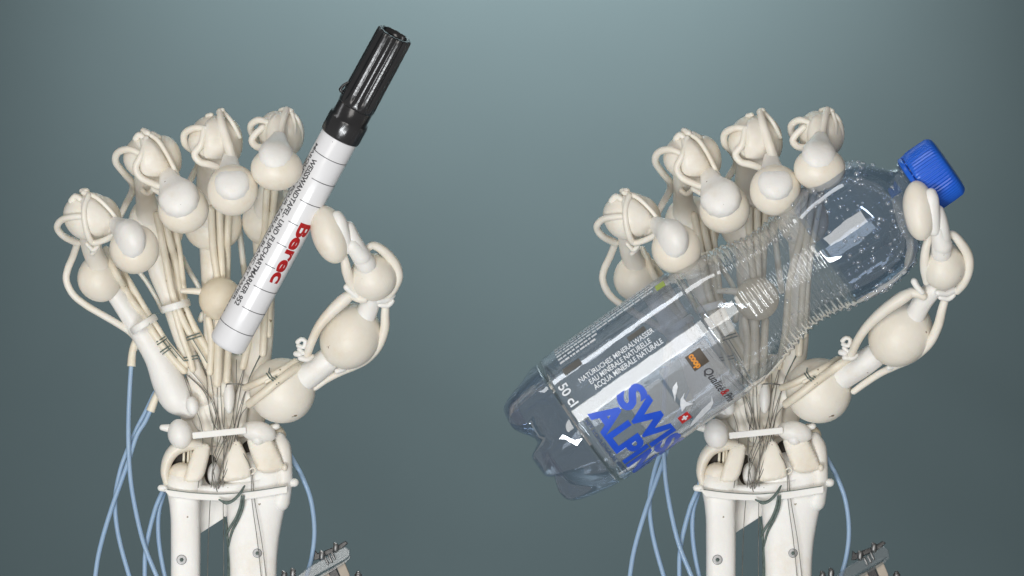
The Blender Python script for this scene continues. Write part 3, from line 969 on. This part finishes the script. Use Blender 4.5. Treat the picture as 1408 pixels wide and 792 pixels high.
def text_geo(s, bold=0.0, shear=0.0, spacing=1.0):
    cu = bpy.data.curves.new("lettering", 'FONT')
    cu.body = s
    cu.size = 1.0
    cu.offset = bold
    cu.shear = shear
    cu.space_character = spacing
    cu.resolution_u = 4
    ob = bpy.data.objects.new("lettering", cu)
    COL.objects.link(ob)
    bpy.context.view_layer.update()
    dg = bpy.context.evaluated_depsgraph_get()
    me = bpy.data.meshes.new_from_object(ob.evaluated_get(dg))
    v = [(p.co.x, p.co.y) for p in me.vertices]
    f = [tuple(q.vertices) for q in me.polygons]
    bpy.data.objects.remove(ob)
    bpy.data.curves.remove(cu)
    bpy.data.meshes.remove(me)
    return v, f


def cap_height():
    if 'h' not in _cap_h:
        v, _ = text_geo("H")
        _cap_h['h'] = max(p[1] for p in v) - min(p[1] for p in v)
    return _cap_h['h']


def lettering(name, ax, s, h, width, mat, parent, r, t0, arc0, along, bold=0.0, shear=0.0, rfun=None):
    """text on a round body. along: 'down' reads towards -t with tops at +phi; 'up' reads towards +t with tops at -phi;
    'round' reads towards +phi with tops at +t. arc0 and widths are measured along the surface."""
    v, f = text_geo(s, bold, shear)
    if bold:
        # thickened outlines can throw a stray point: fall back to the plain outline
        pv, _ = text_geo(s, 0.0, shear)
        if max(p[0] for p in v) > max(p[0] for p in pv) + 0.3 or min(p[0] for p in v) < min(p[0] for p in pv) - 0.3 \
                or max(p[1] for p in v) > max(p[1] for p in pv) + 0.3 or min(p[1] for p in v) < min(p[1] for p in pv) - 0.3:
            v, f = text_geo(s, 0.0, shear)
    x0 = min(p[0] for p in v)
    x1 = max(p[0] for p in v)
    kx, ky = width / (x1 - x0), h / cap_height()
    bm = bmesh.new()
    bv = [bm.verts.new(((p[0] - x0) * kx, p[1] * ky, 0)) for p in v]
    for q in f:
        try:
            bm.faces.new([bv[i] for i in q])
        except ValueError:
            pass
    bmesh.ops.triangulate(bm, faces=bm.faces)
    for _ in range(3):
        ed = [e for e in bm.edges if e.calc_length() > 6]
        if not ed:
            break
        bmesh.ops.subdivide_edges(bm, edges=ed, cuts=1)
        bmesh.ops.triangulate(bm, faces=bm.faces)
    bm.verts.index_update()
    out = []
    for q in bm.verts:
        u, w = q.co.x, q.co.y
        if along == 'down':
            t, a = t0 - u, arc0 + w
        elif along == 'up':
            t, a = t0 + u, arc0 - w
        else:
            t, a = t0 + w, arc0 + u
        rr = r if rfun is None else rfun(t)
        out.append(ax.p(t, rr, a / r))
    faces = [tuple(q.index for q in fc.verts) for fc in bm.faces]
    bm.free()
    return mesh_obj(name, out, faces, mat, parent, smooth=False)


def patch(name, ax, t0, t1, a0, a1, r, mat, parent, n=8, shape=None):
    verts, faces = [], []
    for i in range(n + 1):
        for j in range(n + 1):
            verts.append(ax.p(t0 + (t1 - t0) * i / n, r, (a0 + (a1 - a0) * j / n) / r))
    for i in range(n):
        for j in range(n):
            q = i * (n + 1) + j
            faces.append((q, q + 1, q + n + 2, q + n + 1))
    return mesh_obj(name, verts, faces, mat, parent)


def polypatch(name, ax, pts, r, mat, parent):
    """flat print with outline [(t, arc)]"""
    bm = bmesh.new()
    bm.faces.new([bm.verts.new((a, b, 0)) for a, b in pts])
    bmesh.ops.triangulate(bm, faces=bm.faces)
    for _ in range(2):
        ed = [e for e in bm.edges if e.calc_length() > 6]
        if ed:
            bmesh.ops.subdivide_edges(bm, edges=ed, cuts=1)
            bmesh.ops.triangulate(bm, faces=bm.faces)
    bm.verts.index_update()
    out = [ax.p(q.co.x, r, q.co.y / r) for q in bm.verts]
    faces = [tuple(q.index for q in fc.verts) for fc in bm.faces]
    bm.free()
    return mesh_obj(name, out, faces, mat, parent)


# ---------------------------------------------------------------- marker pen
D2R = math.radians
mk = Axis((314, 471, 78), (0.480, -0.877), 14.0)
pen = empty("marker_pen", world_of(314, 471, 78), "white whiteboard marker with black fluted cap, red brand lettering, held between fingertips", "marker pen")
barrel = lathe("barrel", mk, [(-6, 0.5), (-6, 19), (-5.2, 22), (-3.5, 24), (-1, 25.3), (2, 26), (60, 26), (140, 26), (230, 26), (322, 26), (324, 25)], M['barrel'], pen, 64)
lathe("cap_collar", mk, [(320, 20), (320.5, 27.6), (323, 28.6), (345, 28.6), (348, 27.8), (349, 25.4), (366, 25.2), (368, 24)], M['black'], pen, 96,
      mod=lambda t, r, ph: r - (0.9 if (r > 28 and math.cos(ph * 10) > 0.93) else 0))


def flute(t, r, ph):
    if r < 19:
        return r
    k = min(1.0, max(0.0, (t - 371) / 8.0))
    g = 0.5 + 0.5 * math.cos(ph * 12)
    return r - 2.6 * k * (1 - g ** 0.6)


capm = lathe("cap", mk, [(366, 22), (366.5, 25.6), (369, 26.2), (373, 26.2), (378, 26.1), (386, 26.0), (410, 25.8), (450, 25.6), (472, 25.4), (476.5, 25), (478, 24), (478, 18.5), (470, 17.5), (440, 17), (440, 0.5)],
             M['black'], pen, 260, mod=flute)
capm.name = "cap"
sweep("cap_clip", [tuple(Vector(mk.p(376, 25, D2R(-78)))) + (2.4,), tuple(Vector(mk.p(378, 30, D2R(-78)))) + (2.6,), tuple(Vector(mk.p(385, 29, D2R(-78)))) + (2.2,), tuple(Vector(mk.p(392, 25, D2R(-78)))) + (1.6,)], M['black'], capm, seg=8)
RB = 26.25
for k in range(9):
    t = 26 + 33.2 * k
    if k == 0:
        a = (-85, 80)
    elif k in (3, 4, 5):
        a = (-14, 19)
    elif k == 8:
        a = (-62, 85)
    else:
        a = (-14, 85)
    arc("ruler_line", mk, t, RB, D2R(a[0]), D2R(a[1]), 1.0, M['ink'], barrel)
lettering("lettering", mk, "Berec", 19, 92, M['red'], barrel, RB, 198, RB * D2R(24), 'down', bold=0.035)
lettering("lettering", mk, "WEISSWANDTAFEL- UND FLIPCHARTMARKER 952", 8.0, 226, M['ink'], barrel, RB, 282, RB * D2R(-43), 'down', bold=0.026)
lettering("lettering", mk, "MARQUEUR POUR TABLEAU BLANC ET PAPIER", 6.4, 242, M['ink'], barrel, RB, 300, RB * D2R(-66), 'down', bold=0.015)
lettering("lettering", mk, "PENNARELLO PER LAVAGNA BIANCA E CARTA", 6.0, 246, M['ink'], barrel, RB, 280, RB * D2R(-86), 'down', bold=0.015)

# ---------------------------------------------------------------- plastic bottle
BT = Axis((737, 623, 112), (0.819, -0.574), 4.0)
bottle = empty("plastic_bottle", world_of(734, 624, 112), "clear empty water bottle with blue screw cap and printed film label, lying across the hand", "bottle")

foot = [(22, 0.6), (20, 14), (12, 34), (4, 50), (0, 64), (1, 74), (7, 82), (22, 88), (44, 93), (66, 97), (84, 98.5)]
vale = [(22, 0.6), (21.5, 14), (22, 32), (24, 47), (28, 60), (33, 70), (40, 78.5), (49, 86), (60, 92), (73, 96.5), (86, 98.5)]


def rows_base(n=44):
    f = spline([(a * 0.86, b, 0) for a, b in foot], 4)
    v = spline([(a * 0.86, b, 0) for a, b in vale], 4)
    def at(c, u):
        x = u * (len(c) - 1)
        i = min(int(x), len(c) - 2)
        w = x - i
        return (c[i][0] * (1 - w) + c[i + 1][0] * w, c[i][1] * (1 - w) + c[i + 1][1] * w)
    return [(at(f, i / n), at(v, i / n)) for i in range(n + 1)]


seg = 150
verts, faces = [], []
for (ft, fr), (vt, vr) in rows_base():
    for k in range(seg):
        ph = 2 * math.pi * k / seg
        c5 = math.cos(5 * (ph - D2R(-58)))
        w = max(0.0, min(1.0, (c5 + 0.62) / 1.15))
        w = 0.22 + 0.78 * w * w * (3 - 2 * w)
        verts.append(BT.p(vt + (ft - vt) * w, vr + (fr - vr) * w, ph))
nr = len(verts) // seg
for i in range(nr - 1):
    for k in range(seg):
        k2 = (k + 1) % seg
        faces.append((i * seg + k, i * seg + k2, (i + 1) * seg + k2, (i + 1) * seg + k))
mesh_obj("petal_base", verts, faces, M['pet_base'], bottle)

key = [(73, 98.5, 0), (76, 96.5, 0), (79, 98.5, 0), (84, 99, 0), (180, 99, 0), (288, 99, 0), (296, 97, 0), (301, 98.5, 0), (318, 97.5, 0), (340, 94, 0),
       (365, 88, 0), (390, 81, 0), (415, 77, 0), (440, 78.5, 0), (465, 84, 0), (490, 89, 0), (520, 92, 0), (550, 91.5, 0), (568, 87, 0), (584, 77, 0), (598, 64, 0),
       (609, 50, 0), (618, 40, 0), (624, 37, 0), (628, 36, 0), (630, 41, 0), (633, 41, 0), (635, 36, 0), (640, 36, 0), (650, 36, 0)]
prof = []
for a, b, _ in spline(key, 1.6):
    if 345 < a < 482:
        e = min(1, (a - 345) / 20, (482 - a) / 14)
        b += e * 1.5 * math.cos(2 * math.pi * (a - 345) / 9.2)
    prof.append((a, b))


def rad_at(t):
    for i in range(len(prof) - 1):
        if prof[i][0] <= t <= prof[i + 1][0]:
            w = (t - prof[i][0]) / max(1e-6, prof[i + 1][0] - prof[i][0])
            return prof[i][1] * (1 - w) + prof[i + 1][1] * w
    return prof[-1][1]


body = lathe("bottle_body", BT, [q for q in prof if q[0] <= 484.1], M['pet'], bottle, 128)
first = max(i for i, q in enumerate(prof) if q[0] <= 484.1)
lathe("bottle_shoulder", BT, prof[first:], M['pet_thick'], bottle, 128)

# screw cap with tamper ring
lathe("tamper_ring", BT, [(634, 37), (634, 43), (635, 44), (640, 44.2), (641, 43.2), (641, 37)], M['cap'], bottle, 96)
cap = lathe("screw_cap", BT, [(642.5, 37), (642.5, 43.8), (644, 44.6), (650, 45), (670, 45), (681, 44.6), (685.5, 43), (688, 40), (689, 34), (689, 0.5)], M['cap'], bottle, 360,
            mod=lambda t, r, ph: r + (0.9 * (1 if math.cos(ph * 60) > 0 else -1) * (1 if 645 < t < 684 else 0)) if r > 42 else r)
for k in range(12):
    ph = 2 * math.pi * (k + 0.3) / 12
    sweep("tamper_bridge", [BT.p(640, 43.4, ph) + (1.2,), BT.p(644, 43.9, ph) + (1.2,)], M['cap'], cap, seg=6)

# label
RL = 99.9
label = lathe("label", BT, [(82, RL), (150, RL), (200, RL), (250, RL), (290, RL)], M['film'], bottle, 128)
RP = 100.5
patch("silver_print", BT, 210, 287, 4, 150, RP - 0.25, M['silver'], label, 14)
patch("silver_print", BT, 150, 205, 12, 150, RP - 0.25, M['silver'], label, 14)
L = lambda s, h, w, m, t, a, al, **k: lettering("lettering", BT, s, h, w, M[m], label, RP, t, a, al, **k)
L("SWISS", 36, 158, 'blue_ink', 143, -2, 'round', bold=0.042)
L("ALPINA", 36, 178, 'blue_ink', 100, -4, 'round', bold=0.042)
L("MIT KOHLENSÄURE VERSETZT", 5.5, 118, 'navy_ink', 89, 2, 'round', bold=0.01)
L("50 cl", 12.5, 36, 'white_ink', 85, -60, 'round', bold=0.02)
L("NATÜRLICHES MINERALWASSER", 7.4, 122, 'white_ink', 114, -45, 'up', bold=0.012)
L("EAU MINÉRALE NATURELLE", 7.4, 100, 'white_ink', 125, -34.5, 'up', bold=0.012)
L("ACQUA MINERALE NATURALE", 7.4, 112, 'white_ink', 126, -24.5, 'up', bold=0.012)
patch("logo_panel", BT, 250, 274, 9, 33, RP, M['bronze'], label, 6)
lettering("lettering", BT, "coop", 9, 22, M['orange'], label, RP + 0.4, 255, 10, 'round', bold=0.05)
L("Qualité", 11.5, 45, 'ink', 259, 39, 'round', shear=0.25, bold=0.022)
lettering("lettering", BT, "Qualité", 11.5, 45, M['ink'], label, RP + 0.15, 259.5, 39.7, 'round', shear=0.25)
L("&", 11.5, 10, 'red', 260, 86, 'round', shear=0.2, bold=0.022)
L("Prix", 11.5, 26, 'ink', 260, 98, 'round', shear=0.25, bold=0.022)
patch("flag_panel", BT, 193, 209, 79, 95, RP, M['flag'], label, 4)
patch("flag_cross", BT, 199.4, 202.6, 82.2, 91.8, RP + 0.3, M['white_ink'], label, 3)
patch("flag_cross", BT, 196.2, 205.8, 85.4, 88.6, RP + 0.45, M['white_ink'], label, 3)
for pts in ([(222, 30), (219, 37), (209, 42), (203, 54), (207, 46), (210, 37), (214, 33)],
            [(222, 50), (216, 56), (216, 64), (222, 74), (212, 70), (203, 74), (207, 62), (212, 55)],
            [(248, 82), (243, 90), (226, 94), (206, 104), (196, 116), (212, 112), (224, 108), (236, 104), (244, 96)]):
    polypatch("mountain_print", BT, pts, RP + 0.1, M['white_ink'], label)
patch("print_block", BT, 102, 130, -81, -69, RP, M['grey_ink'], label, 5)
patch("print_block", BT, 200, 228, -62, -54, RP, M['grey_ink'], label, 5)
patch("lime_print", BT, 268, 282, -118, -103, RP, M['lime'], label, 5)
# rows of small print near the upper edge: too fine to read, so short ink dashes
rnd = random.Random(3)
v_, f_ = [], []
for row in range(7):
    t = 104.0
    a = -150 + row * 9.0
    end = 262 if row < 5 else 160
    while t < end:
        w = rnd.uniform(2.5, 9)
        n0 = len(v_)
        for tt, aa in ((t, a), (t + w, a), (t + w, a + 4.2), (t, a + 4.2)):
            v_.append(BT.p(tt, RP, aa / RP))
        f_.append((n0, n0 + 1, n0 + 2, n0 + 3))
        t += w + rnd.uniform(0.8, 2.0)
sp_ = mesh_obj("small_print", v_, f_, M['white_ink'], label)
sp_["kind"] = "stuff"

# water drops clinging to the wall
rnd = random.Random(11)
v_, f_ = [], []


def bead(t, ph, r):
    c = Vector(BT.p(t, rad_at(t) - 0.3, ph))
    n0 = len(v_)
    vv, ff = ell_geo(tuple(c), (r, r * rnd.uniform(0.9, 1.25), r * 0.9), rnd.uniform(0, 90), 8, 6)
    v_.extend(vv)
    f_.extend([tuple(i + n0 for i in q) for q in ff])


for _ in range(330):
    t = rnd.triangular(440, 622, 570)
    bead(t, rnd.uniform(-math.pi, math.pi), rnd.choice((1.1, 1.4, 1.8, 2.2, 2.9, 3.5)))
for _ in range(110):
    t = rnd.uniform(300, 470)
    bead(t, rnd.uniform(-math.pi, math.pi), rnd.uniform(0.7, 1.7))
for _ in range(40):
    t = rnd.uniform(96, 300)
    bead(t, rnd.uniform(-math.pi, math.pi), rnd.uniform(0.7, 1.4))
dr = mesh_obj("water_drops", v_, f_, M['drop'], bottle)
dr["kind"] = "stuff"


# ---------------------------------------------------------------- acrylic mount at the foot of each hand
def build_mount(off, label):
    m = empty("acrylic_mount", V(452 + off - CX, 792 - CY, -40), label, "mount", "clear mounts below the hands")
    O = (452, 792, -40)
    R = lambda pts: pts
    prism("plate", [(424, 780), (474, 751.5), (481, 757), (481, 765), (474, 771), (428, 796), (404, 812), (404, 796)], -58, -20, M['acrylic'], m, 1.4, O)
    prism("dark_rail", [(432, 758), (436, 762), (462, 752), (474, 745), (478, 748), (470, 755), (436, 771), (430, 772)], -66, -50, M['black'], m, 1.0, O)
    prism("lower_plate", [(404, 812), (476, 770), (481, 764), (482, 767), (476, 774), (408, 816)], -52, -16, M['acrylic'], m, 0.6, O)
    for x, y in ((461, 751), (442, 762), (402, 786), (390, 790)):
        sweep("bolt", [(x, y + 6, -38, 4.2), (x, y, -38, 4.2), (x - 1.2, y - 2, -38, 2.6)], M['steel'], m, seg=12, org=O)
    for x, y in ((449, 772), (454, 769), (458, 765)):
        sweep("pin", [(x - 2, y - 4, -18, 1.7), (x + 2, y + 4, -18, 1.7)], M['steel'], m, seg=8, org=O)
    prism("block", [(462, 779), (473, 773), (480, 790), (486, 830), (470, 830), (468, 794)], -48, -24, M['wood'], m, 1.0, O)
    prism("motor", [(452, 785), (461, 780), (468, 796), (472, 830), (452, 830)], -50, -28, M['black'], m, 1.0, O)
    prism("block", [(434, 796), (451, 786), (456, 800), (456, 830), (430, 830)], -48, -24, M['wood'], m, 1.0, O)
    sweep("bolt", [(493, 798, -34, 5), (492, 791, -34, 5), (492, 789, -34, 3.4)], M['steel'], m, seg=12, org=O)
    sweep("bracket_arm", [(410, 830, -40, 9), (450, 832, -40, 9), (495, 828, -40, 9), (495, 806, -36, 4)], M['black'], m, seg=10, org=O)
    return m


build_mount(0, "small clear acrylic mount with bolts, below the hand that holds the marker")
build_mount(OFFX, "small clear acrylic mount with bolts, below the hand that holds the bottle")
